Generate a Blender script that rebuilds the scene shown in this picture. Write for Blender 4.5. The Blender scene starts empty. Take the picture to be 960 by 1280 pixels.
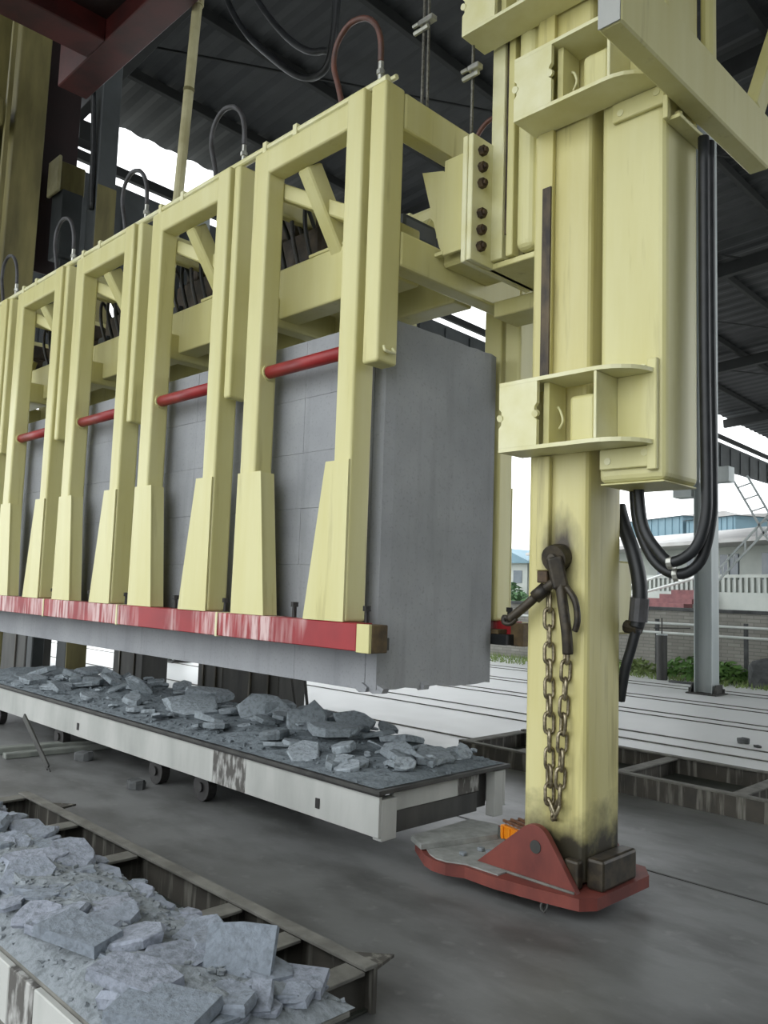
import bpy, bmesh, math, random
from mathutils import Vector, Matrix
random.seed(7)
sc = bpy.context.scene
COL = sc.collection
# ------------------------------------------------------------------ camera
yaw, pitch, roll = 0.789003, 0.092209, 0.032794
f = Vector((-math.sin(yaw)*math.cos(pitch), math.cos(yaw)*math.cos(pitch), math.sin(pitch)))
r = Vector((math.cos(yaw), math.sin(yaw), 0)); u = r.cross(f)
r2 = math.cos(roll)*r + math.sin(roll)*u; u2 = -math.sin(roll)*r + math.cos(roll)*u
cam = bpy.data.objects.new('camera', bpy.data.cameras.new('camera'))
COL.objects.link(cam); sc.camera = cam
cam.matrix_world = Matrix(((r2.x, u2.x, -f.x, 2.888), (r2.y, u2.y, -f.y, -2.859), (r2.z, u2.z, -f.z, 1.338), (0, 0, 0, 1)))
cam.data.sensor_fit = 'HORIZONTAL'; cam.data.sensor_width = 36.0
cam.data.lens = 1027.6/960*36; cam.data.clip_start = 0.05; cam.data.clip_end = 400
# ------------------------------------------------------------------ sky and exposure
w = bpy.data.worlds.new('overcast_sky'); sc.world = w; w.use_nodes = True
bg = w.node_tree.nodes['Background']
bg.inputs['Color'].default_value = (0.93, 0.97, 1.0, 1); bg.inputs['Strength'].default_value = 1.0
sc.view_settings.view_transform = 'Standard'; sc.view_settings.look = 'None'
sc.view_settings.gamma = 1.0; sc.view_settings.use_curve_mapping = False
sc.view_settings.exposure = 1.58
ROOF = dict(x0=-9.8, x1=9.0, y0=-5.5, y1=46.0)
# ------------------------------------------------------------------ materials
def s2l(c):
    return tuple(((v/255)/12.92 if v/255 <= 0.04045 else ((v/255+0.055)/1.055)**2.4) for v in c) + (1,)
class NT:
    def __init__(s, name):
        s.m = bpy.data.materials.new(name); s.m.use_nodes = True; s.t = s.m.node_tree; s.b = s.t.nodes['Principled BSDF']
    def n(s, typ, **k):
        x = s.t.nodes.new(typ)
        for a, v in k.items(): setattr(x, a, v)
        return x
    def l(s, a, b): s.t.links.new(a, b)
    def pos(s, scale=(1, 1, 1)):
        g = s.n('ShaderNodeNewGeometry'); mp = s.n('ShaderNodeMapping'); mp.inputs['Scale'].default_value = scale
        s.l(g.outputs['Position'], mp.inputs['Vector']); return mp.outputs['Vector']
    def noise(s, scale, detail=4, sc3=(1, 1, 1), rough=0.55):
        x = s.n('ShaderNodeTexNoise'); x.inputs['Scale'].default_value = scale; x.inputs['Detail'].default_value = detail
        x.inputs['Roughness'].default_value = rough; s.l(s.pos(sc3), x.inputs['Vector']); return x.outputs['Fac']
    def ramp(s, fac, a, b):
        x = s.n('ShaderNodeMapRange'); x.inputs['From Min'].default_value = a; x.inputs['From Max'].default_value = b
        s.l(fac, x.inputs['Value']); return x.outputs['Result']
    def mix(s, fac, a, b):
        x = s.n('ShaderNodeMix', data_type='RGBA')
        for sock, v in ((x.inputs[0], fac), (x.inputs[6], a), (x.inputs[7], b)):
            if hasattr(v, 'is_output'): s.l(v, sock)
            else: sock.default_value = v
        return x.outputs[2]
    def math(s, op, a, b=None):
        x = s.n('ShaderNodeMath', operation=op)
        for i, v in enumerate((a, b)):
            if v is None: continue
            if hasattr(v, 'is_output'): s.l(v, x.inputs[i])
            else: x.inputs[i].default_value = v
        return x.outputs[0]
    def z(s):
        g = s.n('ShaderNodeNewGeometry'); x = s.n('ShaderNodeSeparateXYZ'); s.l(g.outputs['Position'], x.inputs[0]); return x.outputs
    def bump(s, h, strength, dist=0.01):
        x = s.n('ShaderNodeBump'); x.inputs['Strength'].default_value = strength; x.inputs['Distance'].default_value = dist
        s.l(h, x.inputs['Height']); s.l(x.outputs[0], s.b.inputs['Normal'])
    def done(s, col, rough=0.5, metal=0.0, spec=0.5):
        if hasattr(col, 'is_output'): s.l(col, s.b.inputs['Base Color'])
        else: s.b.inputs['Base Color'].default_value = col
        s.b.inputs['Roughness'].default_value = rough; s.b.inputs['Metallic'].default_value = metal
        s.b.inputs['Specular IOR Level'].default_value = spec
        return s.m
def simple(name, c1, c2, scale=6, rough=0.6, metal=0.0, sc3=(1, 1, 1), lo=0.35, hi=0.65, bump=0.0, spec=0.5):
    t = NT(name); nz = t.noise(scale, 5, sc3)
    if bump: t.bump(nz, bump)
    return t.done(t.mix(t.ramp(nz, lo, hi), s2l(c1), s2l(c2)), rough, metal, spec)
M = {}
def yellow(name, c1, c2, dirt=(120, 105, 50), soot=None, amount=0.62, stain=False):
    t = NT(name)
    a = t.mix(t.ramp(t.noise(7, 4, (1, 1, 0.12)), 0.3, 0.7), s2l(c1), s2l(c2))
    d = t.ramp(t.noise(16, 5, (1, 1, 0.08)), amount, amount+0.22)
    a = t.mix(t.math('MULTIPLY', d, 0.55), a, s2l(dirt))
    if stain:
        g = t.n('ShaderNodeNewGeometry'); mp = t.n('ShaderNodeMapping'); mp.inputs['Location'].default_value = (-0.842*1.35, -0.29, -1.52*0.8); mp.inputs['Scale'].default_value = (1.35, 1, 0.8)
        t.l(g.outputs['Position'], mp.inputs['Vector']); ln = t.n('ShaderNodeVectorMath', operation='LENGTH'); t.l(mp.outputs['Vector'], ln.inputs[0])
        kk = t.ramp(t.math('ADD', ln.outputs['Value'], t.math('MULTIPLY', t.noise(14, 4, (1, 1, 0.3)), 0.16)), 0.24, 0.13)
        a = t.mix(kk, a, s2l((58, 48, 30)))
    if soot:
        zz = t.z()[2]
        k = t.ramp(t.math('ADD', zz, t.math('MULTIPLY', t.noise(9, 4), 0.35)), soot[1], soot[0])
        a = t.mix(k, a, s2l((52, 48, 36)))
    return t.done(a, 0.42)
M['yellow'] = yellow('yellow_paint', (208, 203, 150), (199, 192, 130))
M['leg'] = yellow('leg_paint', (206, 199, 144), (194, 184, 118), (96, 80, 36), (0.42, 0.64), 0.55, True)
M['pale'] = simple('pale_bracket_paint', (222, 219, 180), (210, 205, 152), 5, 0.4)
M['olive'] = simple('dull_yellow_paint', (128, 120, 74), (96, 90, 54), 5, 0.55, sc3=(1, 1, 0.2))
def red_worn():
    t = NT('worn_red_paint')
    a = t.mix(t.ramp(t.noise(3, 3), 0.35, 0.65), s2l((158, 36, 40)), s2l((134, 27, 33)))
    streak = t.ramp(t.noise(30, 5, (1, 1, 0.12)), 0.40, 0.58)
    big = t.ramp(t.noise(2.3, 3, (1, 1, 0.3)), 0.45, 0.55)
    a = t.mix(t.math('MULTIPLY', t.math('MULTIPLY', streak, big), 0.85), a, s2l((214, 190, 186)))
    return t.done(a, 0.5)
M['red'] = red_worn()
M['redtube'] = simple('red_tube_paint', (152, 40, 40), (128, 32, 33), 5, 0.45)
M['redprimer'] = simple('red_primer', (124, 62, 52), (98, 48, 42), 8, 0.6, sc3=(1, 1, 0.5))
M['redcrane'] = simple('red_crane_paint', (82, 30, 28), (56, 22, 21), 3, 0.5)
M['reddark'] = simple('dark_red_plate', (34, 13, 13), (26, 10, 10), 3, 0.6)
M['brownsteel'] = simple('brown_bare_steel', (106, 88, 58), (70, 58, 42), 14, 0.7)
def concrete_block():
    t = NT('aerated_concrete')
    a = t.mix(t.ramp(t.noise(2.2, 5), 0.3, 0.7), s2l((158, 160, 162)), s2l((138, 140, 143)))
    fine = t.noise(60, 4); a = t.mix(t.math('MULTIPLY', t.ramp(fine, 0.56, 0.72), 0.3), a, s2l((100, 102, 104)))
    st = t.ramp(t.noise(9, 4, (1, 1, 0.1)), 0.55, 0.75); a = t.mix(t.math('MULTIPLY', st, 0.35), a, s2l((112, 115, 116)))
    t.bump(fine, 0.25, 0.004)
    return t.done(a, 0.9, 0, 0.2)
M['block'] = concrete_block()
def rubble(name, c1, c2, c3):
    t = NT(name)
    oi = t.n('ShaderNodeObjectInfo')
    a = t.mix(oi.outputs['Random'], s2l(c1), s2l(c2))
    nz = t.noise(45, 6); a = t.mix(t.math('MULTIPLY', t.ramp(nz, 0.46, 0.66), 0.75), a, s2l(c3))
    t.bump(t.noise(38, 6), 0.8, 0.012)
    return t.done(a, 0.95, 0, 0.15)
M['stone_near'] = rubble('near_rubble', (146, 151, 162), (126, 134, 142), (106, 112, 118))
M['stone_far'] = rubble('far_rubble', (158, 166, 171), (130, 138, 142), (108, 114, 117))
M['dust_near'] = rubble('near_dust', (134, 140, 144), (134, 140, 144), (106, 112, 114))
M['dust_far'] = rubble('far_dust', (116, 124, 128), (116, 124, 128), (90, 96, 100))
def floor_mat():
    t = NT('concrete_floor')
    a = t.mix(t.ramp(t.noise(0.7, 6), 0.32, 0.68), s2l((122, 123, 122)), s2l((94, 95, 93)))
    d = t.ramp(t.noise(2.2, 7, (0.7, 1.5, 1)), 0.44, 0.66); a = t.mix(t.math('MULTIPLY', d, 0.75), a, s2l((66, 66, 63)))
    d2 = t.ramp(t.noise(11, 5), 0.6, 0.75); a = t.mix(t.math('MULTIPLY', d2, 0.35), a, s2l((140, 141, 138)))
    x = t.z()
    # sky reflection painted as a paler tone on the track lanes, its edge ragged
    edge = t.math('ADD', x[1], t.math('MULTIPLY', t.noise(1.2, 4), 0.9))
    lane = t.ramp(edge, 2.6, 3.9); a = t.mix(lane, a, s2l((206, 208, 206)))
    t.l(t.math('ADD', 0.34, t.math('MULTIPLY', t.noise(3, 5), 0.25)), t.b.inputs['Roughness'])
    t.bump(t.noise(25, 5), 0.12, 0.006)
    m = t.done(a, 0.45); return m
M['floor'] = floor_mat()
M['ground'] = simple('yard_ground', (168, 168, 160), (146, 148, 140), 1.0, 0.9)
M['white'] = simple('white_wash', (176, 177, 172), (150, 152, 147), 4, 0.75, sc3=(1, 1, 0.3), lo=0.38, hi=0.72)
M['stained'] = simple('stained_wash', (84, 82, 78), (168, 168, 164), 26, 0.9, sc3=(1, 1, 0.35), lo=0.46, hi=0.62, bump=0.3)
M['darksteel'] = simple('dark_steel', (66, 66, 62), (44, 44, 42), 7, 0.6, sc3=(1, 1, 0.2))
def drip_steel():
    t = NT('dusty_frame_steel')
    a = t.mix(t.ramp(t.noise(5, 4), 0.3, 0.7), s2l((78, 74, 66)), s2l((56, 54, 50)))
    d = t.ramp(t.noise(22, 5, (1, 1, 0.08)), 0.54, 0.68); a = t.mix(t.math('MULTIPLY', d, 0.6), a, s2l((150, 148, 138)))
    return t.done(a, 0.75)
M['frame'] = drip_steel()
M['dusthighlight'] = simple('dust_and_highlight', (122, 121, 114), (94, 93, 87), 9, 0.9)  # dust tone that also paints highlights on the ladder frame flanges
M['dustlight'] = simple('pale_dust', (150, 152, 148), (124, 126, 122), 14, 0.95)
M['pitfloor'] = simple('pit_floor', (40, 44, 36), (58, 60, 52), 6, 0.9)
M['rubber'] = simple('black_hose', (38, 40, 42), (26, 28, 29), 12, 0.45)
M['hose'] = simple('grey_hose', (74, 74, 76), (54, 52, 52), 12, 0.5)
M['hosebrown'] = simple('brown_hose', (104, 66, 54), (76, 54, 48), 12, 0.5)
M['chrome'] = simple('bright_fitting', (200, 200, 190), (160, 160, 152), 20, 0.3, 0.6)
M['chain'] = simple('chain_steel', (168, 158, 132), (104, 94, 74), 60, 0.35, 0.75)
M['grease'] = simple('greasy_iron', (70, 62, 48), (38, 34, 28), 22, 0.5, 0.2)
M['bolt'] = simple('rusty_bolt', (88, 70, 50), (52, 42, 34), 30, 0.6, 0.3)
M['blackstud'] = simple('black_stud', (40, 38, 36), (28, 27, 26), 30, 0.6)
M['clutter'] = simple('oily_brown_iron', (82, 70, 56), (44, 38, 33), 9, 0.6)
M['wear'] = simple('burnt_wear_strip', (96, 82, 60), (44, 38, 34), 12, 0.55, 0.2, sc3=(1, 1, 0.4))
M['rope'] = simple('wire_rope', (120, 118, 108), (84, 82, 76), 80, 0.45, 0.5)
M['roof'] = simple('roof_sheet', (46, 48, 50), (36, 38, 40), 2, 0.6)
M['rafter'] = simple('roof_steel', (30, 32, 32), (22, 24, 24), 3, 0.7)
M['railsteel'] = simple('rail_steel', (112, 110, 102), (88, 86, 80), 8, 0.5, 0.2)
M['greysteel'] = simple('grey_column_paint', (176, 182, 181), (152, 159, 159), 3, 0.5, sc3=(1, 1, 0.15))
M['bluegrey'] = simple('grey_cladding', (74, 78, 80), (60, 64, 65), 2, 0.6)
M['house'] = simple('pale_render', (172, 176, 170), (160, 165, 160), 1.5, 0.8)
M['eave'] = simple('pale_roof', (178, 178, 176), (166, 164, 162), 1.5, 0.8)
M['shed'] = simple('pale_blue_sheet', (108, 136, 148), (98, 126, 138), 1.2, 0.6)
M['stairs'] = simple('red_stair', (128, 84, 84), (110, 72, 74), 4, 0.8)
M['glass'] = simple('window_glass', (96, 106, 112), (80, 90, 98), 2, 0.2)
def brick_wall():
    t = NT('old_block_wall')
    b = t.n('ShaderNodeTexBrick'); b.inputs['Scale'].default_value = 1.0
    mp = t.n('ShaderNodeMapping'); mp.inputs['Rotation'].default_value = (math.pi/2, 0, 0)
    g = t.n('ShaderNodeNewGeometry'); t.l(g.outputs['Position'], mp.inputs['Vector']); t.l(mp.outputs['Vector'], b.inputs['Vector'])
    b.inputs['Brick Width'].default_value = 0.22; b.inputs['Row Height'].default_value = 0.06; b.inputs['Mortar Size'].default_value = 0.006
    b.inputs['Color1'].default_value = s2l((164, 162, 154)); b.inputs['Color2'].default_value = s2l((150, 148, 140)); b.inputs['Mortar'].default_value = s2l((132, 130, 124))
    a = t.mix(t.math('MULTIPLY', t.ramp(t.noise(1.4, 5), 0.45, 0.7), 0.5), b.outputs['Color'], s2l((96, 96, 90)))
    return t.done(a, 0.9)
M['brick'] = brick_wall()
M['leaf'] = simple('weed_leaf', (110, 150, 74), (74, 112, 52), 6, 0.7)
M['leaf2'] = simple('bush_leaf', (92, 124, 84), (66, 96, 62), 6, 0.7)
M['grass'] = simple('grass_blades', (132, 150, 92), (100, 118, 66), 4, 0.9)
M['boulder'] = simple('dark_boulder', (92, 94, 94), (62, 64, 64), 5, 0.9, bump=0.4)
M['orange'] = simple('orange_plastic', (236, 146, 26), (220, 126, 18), 10, 0.4)
M['mesh'] = simple('brown_mesh', (120, 84, 58), (86, 58, 42), 30, 0.7)
M['wood'] = simple('grey_plank', (128, 132, 124), (104, 108, 102), 6, 0.8, sc3=(6, 1, 1))
M['pipe'] = simple('pale_yellow_pipe', (196, 190, 150), (168, 160, 118), 4, 0.5)
M['whitepipe'] = simple('white_pipe', (222, 226, 222), (206, 210, 206), 4, 0.5)
# ------------------------------------------------------------------ builders
def wpos(o):
    p = Vector((0, 0, 0))
    while o: p += o.location; o = o.parent
    return p
def mk(name, verts, faces, mat, parent=None, smooth=False, me=None):
    vs = [Vector(v) for v in verts]
    cx = (min(v.x for v in vs)+max(v.x for v in vs))/2; cy = (min(v.y for v in vs)+max(v.y for v in vs))/2; cz = min(v.z for v in vs)
    o0 = Vector((cx, cy, cz))
    m = bpy.data.meshes.new(name); m.from_pydata([v-o0 for v in vs], [], faces); m.materials.append(M[mat])
    if smooth: m.polygons.foreach_set('use_smooth', [True]*len(m.polygons))
    o = bpy.data.objects.new(name, m); COL.objects.link(o)
    if parent: o.parent = parent
    o.location = o0 - (wpos(parent) if parent else Vector((0, 0, 0)))
    return o
def thing(name, loc, label, cat, group=None):
    o = bpy.data.objects.new(name, None); COL.objects.link(o); o.location = loc; o.empty_display_size = 0.2
    o['label'] = label; o['category'] = cat
    if group: o['group'] = group
    return o
def tag(o, label, cat, group=None):
    o['label'] = label; o['category'] = cat
    if group: o['group'] = group
    return o
def struct(o): o['kind'] = 'structure'; return o
def bm_out(bm): 
    bmesh.ops.recalc_face_normals(bm, faces=bm.faces)
    bm.verts.index_update(); vs = [v.co.copy() for v in bm.verts]; fs = [[v.index for v in fc.verts] for fc in bm.faces]; bm.free(); return vs, fs
def box_vf(x0, x1, y0, y1, z0, z1, bev=0.0, seg=2, mat=None):
    bm = bmesh.new(); bmesh.ops.create_cube(bm, size=1.0)
    for v in bm.verts: v.co = Vector(((x0+x1)/2+v.co.x*(x1-x0), (y0+y1)/2+v.co.y*(y1-y0), (z0+z1)/2+v.co.z*(z1-z0)))
    if bev: bmesh.ops.bevel(bm, geom=list(bm.edges), offset=bev, segments=seg, profile=0.5, affect='EDGES', clamp_overlap=True)
    if mat: bmesh.ops.transform(bm, matrix=mat, verts=bm.verts)
    return bm_out(bm)
def box(name, x0, x1, y0, y1, z0, z1, mat, parent=None, bev=0.004, seg=1):
    v, fc = box_vf(min(x0, x1), max(x0, x1), min(y0, y1), max(y0, y1), min(z0, z1), max(z0, z1), bev, seg)
    return mk(name, v, fc, mat, parent)
def join(*vfs):
    V, Fc = [], []
    for v, fc in vfs:
        k = len(V); V += list(v); Fc += [[i+k for i in q] for q in fc]
    return V, Fc
def beam_vf(p0, p1, w_, h_, bev=0.006, seg=1, upv=(0, 0, 1)):
    p0, p1 = Vector(p0), Vector(p1); d = p1-p0; L = d.length; d.normalize(); up = Vector(upv)
    s = d.cross(up)
    if s.length < 1e-4: s = d.cross(Vector((0, 1, 0)))
    s.normalize(); t = s.cross(d); c = (p0+p1)/2
    m = Matrix(((d.x, s.x, t.x, c.x), (d.y, s.y, t.y, c.y), (d.z, s.z, t.z, c.z), (0, 0, 0, 1)))
    return box_vf(-L/2, L/2, -w_/2, w_/2, -h_/2, h_/2, bev, seg, m)
def beam(name, p0, p1, w_, h_, mat, parent=None, bev=0.006, seg=1):
    v, fc = beam_vf(p0, p1, w_, h_, bev, seg); return mk(name, v, fc, mat, parent)
def prism(name, poly, axis, a0, a1, mat, parent=None):
    # poly: list of 2-D points in the two remaining axes (in x,y,z order)
    n = len(poly); V = []
    for a in (a0, a1):
        for p, q in poly: V.append({0: (a, p, q), 1: (p, a, q), 2: (p, q, a)}[axis])
    bm = bmesh.new(); vs = [bm.verts.new(v) for v in V]
    bm.faces.new(vs[:n]); bm.faces.new(vs[n:])
    for i in range(n): bm.faces.new((vs[i], vs[(i+1) % n], vs[n+(i+1) % n], vs[n+i]))
    v, fc = bm_out(bm); return mk(name, v, fc, mat, parent)
def smooth_pts(P, k=6):
    P = [Vector(p) for p in P]; out = []
    for i in range(len(P)-1):
        a, b, c, d = P[max(i-1, 0)], P[i], P[i+1], P[min(i+2, len(P)-1)]
        for j in range(k):
            t = j/k; out.append(0.5*((2*b)+(c-a)*t+(2*a-5*b+4*c-d)*t*t+(3*b-a-3*c+d)*t**3))
    out.append(P[-1]); return out
def tube_vf(pts, rad, seg=8, closed=False):
    pts = [Vector(p) for p in pts]; n = len(pts); V = []; Fc = []; up = None
    for i, p in enumerate(pts):
        if closed: d = pts[(i+1) % n]-pts[i-1]
        else: d = pts[min(i+1, n-1)]-pts[max(i-1, 0)]
        d.normalize()
        if up is None: up = Vector((0, 0, 1)) if abs(d.z) < 0.9 else Vector((0, 1, 0))
        s = d.cross(up).normalized(); up = s.cross(d).normalized()
        for k in range(seg):
            a = 2*math.pi*k/seg; V.append(p+rad*(math.cos(a)*s+math.sin(a)*up))
    for i in range(n if closed else n-1):
        for k in range(seg):
            a, b = i*seg+k, i*seg+(k+1) % seg; j = (i+1) % n
            Fc.append((a, b, j*seg+(k+1) % seg, j*seg+k))
    if not closed: Fc.append(tuple(range(seg))[::-1]); Fc.append(tuple((n-1)*seg+k for k in range(seg)))
    return V, Fc
def tube(name, pts, rad, mat, parent=None, seg=8, k=6, sm=True):
    v, fc = tube_vf(smooth_pts(pts, k) if len(pts) > 2 else pts, rad, seg); return mk(name, v, fc, mat, parent, sm)
def cyl(name, p0, p1, rad, mat, parent=None, seg=12):
    v, fc = tube_vf([p0, p1], rad, seg); o = mk(name, v, fc, mat, parent); return o
def copy_tree(o, parent=None):
    c = o.copy(); COL.objects.link(c); c.parent = parent
    for ch in KIDS.get(o, None) or [k for k in bpy.data.objects if k.parent == o]: copy_tree(ch, c)
    return c
KIDS = {}

# ================================================================== setting
gr = mk('floor', [(-16, -9, 0), (12, -9, 0), (12, 11.2, 0), (-16, 11.2, 0)], [(0, 1, 2, 3)], 'floor'); struct(gr)
yd = mk('yard_ground', [(-140, -90, -0.03), (90, -90, -0.03), (90, 190, -0.03), (-140, 190, -0.03)], [(0, 1, 2, 3)], 'ground'); struct(yd)
# roof: corrugated sheet, eave on the far side at x = -9.8, rising towards the camera side
def roof_z(x, y): return 9.02-0.032*(y-2.5)+0.07*(x+9.8)
V, Fc = [], []; ny = int((ROOF['y1']-ROOF['y0'])/0.11)
for i in range(ny+1):
    y = ROOF['y0']+i*0.11; dz = 0.03 if i % 4 < 2 else 0.0
    for x in (ROOF['x0']-0.1, 0.0, ROOF['x1']): V.append((x, y, roof_z(x, y)+dz))
for i in range(ny):
    for j in range(2): a = i*3+j; Fc.append((a, a+1, a+4, a+3))
ceil = mk('ceiling', V, Fc, 'roof'); struct(ceil)
for i, x in enumerate((-8.4, -6.6, -4.8, -3.0, -1.2, 0.6, 2.4, 4.2, 6.0)):
    z0, z1 = roof_z(x, ROOF['y0'])-0.09, roof_z(x, ROOF['y1'])-0.09
    beam('purlin', (x, ROOF['y0'], z0), (x, ROOF['y1'], z1), 0.09, 0.16, 'rafter', ceil)
for y in (-4.0, 2.3, 8.65, 15.0, 21.3, 27.6, 34.0, 40.4):
    beam('rafter', (ROOF['x0'], y, roof_z(ROOF['x0'], y)-0.32), (ROOF['x1'], y, roof_z(ROOF['x1'], y)-0.32), 0.16, 0.3, 'rafter', ceil)
    for x in (-7.5, -3.9, -0.3):
        beam('roof_brace', (x, y, roof_z(x, y)-0.3), (x+3.4, y+6.2, roof_z(x+3.4, y+6.2)-0.22), 0.035, 0.035, 'rafter', ceil)
# far side wall: open below, two daylight slots under the eave
wf = struct(prism('wall_far', [(3, 6.15), (46, 6.15), (46, 6.55), (3, 7.93)], 0, -9.9, -9.8, 'bluegrey'))
wl = struct(prism('wall_far_lower', [(-9, 4.2), (2.998, 4.2), (2.998, 7.93), (-9, 8.3)], 0, -9.9, -9.8, 'bluegrey'))
struct(beam('trim_1', (-9.85, -9, 8.58), (-9.85, 46, 6.78), 0.1, 0.16, 'rafter'))
struct(box('shade_wall_right', 9.0, 9.15, -9, 7.0, 0, 9.7, 'bluegrey'))  # unseen wall added to keep light off the faces turned right
for i in range(46):
    y = 3.3+i*0.92; box('cladding_rib', -9.79, -9.76, y, y+0.06, 6.17, 7.86-0.033*(y-3), 'bluegrey', wf, 0)
for i in range(14):
    y = -8.6+i*0.82; box('cladding_rib', -9.79, -9.76, y, y+0.06, 4.22, 7.9, 'bluegrey', wl, 0)
box('gable_box', -9.78, -9.5, 2.35, 2.9, 8.3, 8.62, 'rafter', wl)
# building columns
def column(x, y, z1, label, base=True):
    t = thing('building_column', (x, y, 0), label, 'column')
    box('flange', x-0.13, x-0.115, y-0.12, y+0.12, 0.02, z1, 'greysteel', t, 0.002)
    box('flange', x+0.115, x+0.13, y-0.12, y+0.12, 0.02, z1, 'greysteel', t, 0.002)
    box('web', x-0.115, x+0.115, y-0.012, y+0.012, 0.02, z1, 'greysteel', t, 0)
    box('base_plate', x-0.22, x+0.22, y-0.2, y+0.2, 0, 0.02, 'darksteel', t)
    for sx in (-1, 1):
        prism('base_gusset', [(y-0.16, 0.02), (y+0.16, 0.02), (y+0.1, 0.14), (y-0.1, 0.14)], 0, x+sx*0.17-0.008, x+sx*0.17+0.008, 'darksteel', t)
        for sy in (-1, 1): cyl('anchor_bolt', (x+sx*0.19, y+sy*0.13, 0.02), (x+sx*0.19, y+sy*0.13, 0.08), 0.016, 'darksteel', t, 8)
    return t
c = column(-2.2, 8.72, roof_z(-2.2, 8.7)-0.45, 'grey steel column standing on the track lanes right of the lifting leg')
beam('crane_bracket', (-2.2, 8.6, 3.08), (-1.78, 8.6, 3.08), 0.2, 0.22, 'greysteel', c)
box('bracket_box', -2.62, -2.34, 8.55, 8.8, 2.79, 3.01, 'greysteel', c)
column(-9.4, 4.55, 8.2, 'dark grey column against the daylight slot behind the pale pipe')
# rails let into the floor
rails = [3.12, 4.39, 4.82, 6.03, 6.34, 7.42, 7.72, 8.95, 9.3]
words = ['first rail behind the empty ladder frame', 'second rail behind the empty ladder frame', 'third rail, at the edge of the pale lane', 'fourth rail across the pale floor', 'fifth rail across the pale floor', 'sixth rail, passing in front of the grey column base', 'seventh rail, passing at the grey column base', 'eighth rail, behind the grey column', 'last rail before the weeds and the fence']
for y, lb in zip(rails, words):
    t = thing('floor_rail', (-2, y, 0), lb, 'rail', 'rails in the floor')
    box('rail_head', -15.5, 11, y-0.011, y+0.011, 0, 0.010, 'railsteel', t, 0)
    box('rail_groove', -15.5, 11, y+0.014, y+0.028, 0.0, 0.003, 'darksteel', t, 0)
# expansion joint
struct(box('floor_joint', -3, 11, 1.04, 1.056, 0, 0.002, 'darksteel', None, 0))

# ================================================================== concrete cake carried in the clamp
LX = -5.65
t = thing('concrete_cake', (-2.8, 0.45, 0.83), 'big grey aerated concrete block gripped between the yellow clamp gates', 'concrete block')
nx = 10; xs = [-0.09+(LX+0.09)*i/nx for i in range(nx+1)]; zs = [0.832, 1.14, 1.45, 1.76, 2.07, 2.38, 2.708]
for i in range(nx):
    for j in range(6):
        g = 0.0004; q = random.uniform(0, 0.002)
        box('block_piece', xs[i+1]+g, xs[i]-g, 0.0+q, 0.905, zs[j]+g, zs[j+1]-g, 'block', t, 0.0012)
# end crust with a slightly uneven lower edge
bm = bmesh.new(); NY, NZ = 14, 24; grid = {}
for iy in range(NY+1):
    for iz in range(NZ+1):
        y = 0.003+0.902*iy/NY; z = 0.832+1.874*iz/NZ
        if iz == 0: z += random.uniform(-0.006, 0.014)
        if iz == NZ: z += random.uniform(-0.004, 0.004)
        bulge = 0.010*math.sin(math.pi*iy/NY)*math.sin(math.pi*iz/NZ)
        cr = 0.012 if iy in (0, NY) else 0
        grid[iy, iz] = bm.verts.new((bulge-cr, y, z))
for iy in range(NY):
    for iz in range(NZ): bm.faces.new((grid[iy, iz], grid[iy+1, iz], grid[iy+1, iz+1], grid[iy, iz+1]))
ret = bmesh.ops.extrude_face_region(bm, geom=list(bm.faces))
for v in [e for e in ret['geom'] if isinstance(e, bmesh.types.BMVert)]: v.co.x = -0.089
v, fc = bm_out(bm); mk('end_crust', v, fc, 'block', t)
for (x, y, s) in ((-0.02, 0.02, 0.07), (-0.1, 0.0, 0.05), (-0.01, 0.33, 0.04)):
    prism('loose_chip', [(x-s, 0.84), (x-s*0.3, 0.82), (x+s*0.6, 0.826), (x+s*0.8, 0.85), (x, 0.87)], 1, y-0.012, y+0.03, 'block', t)

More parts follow.
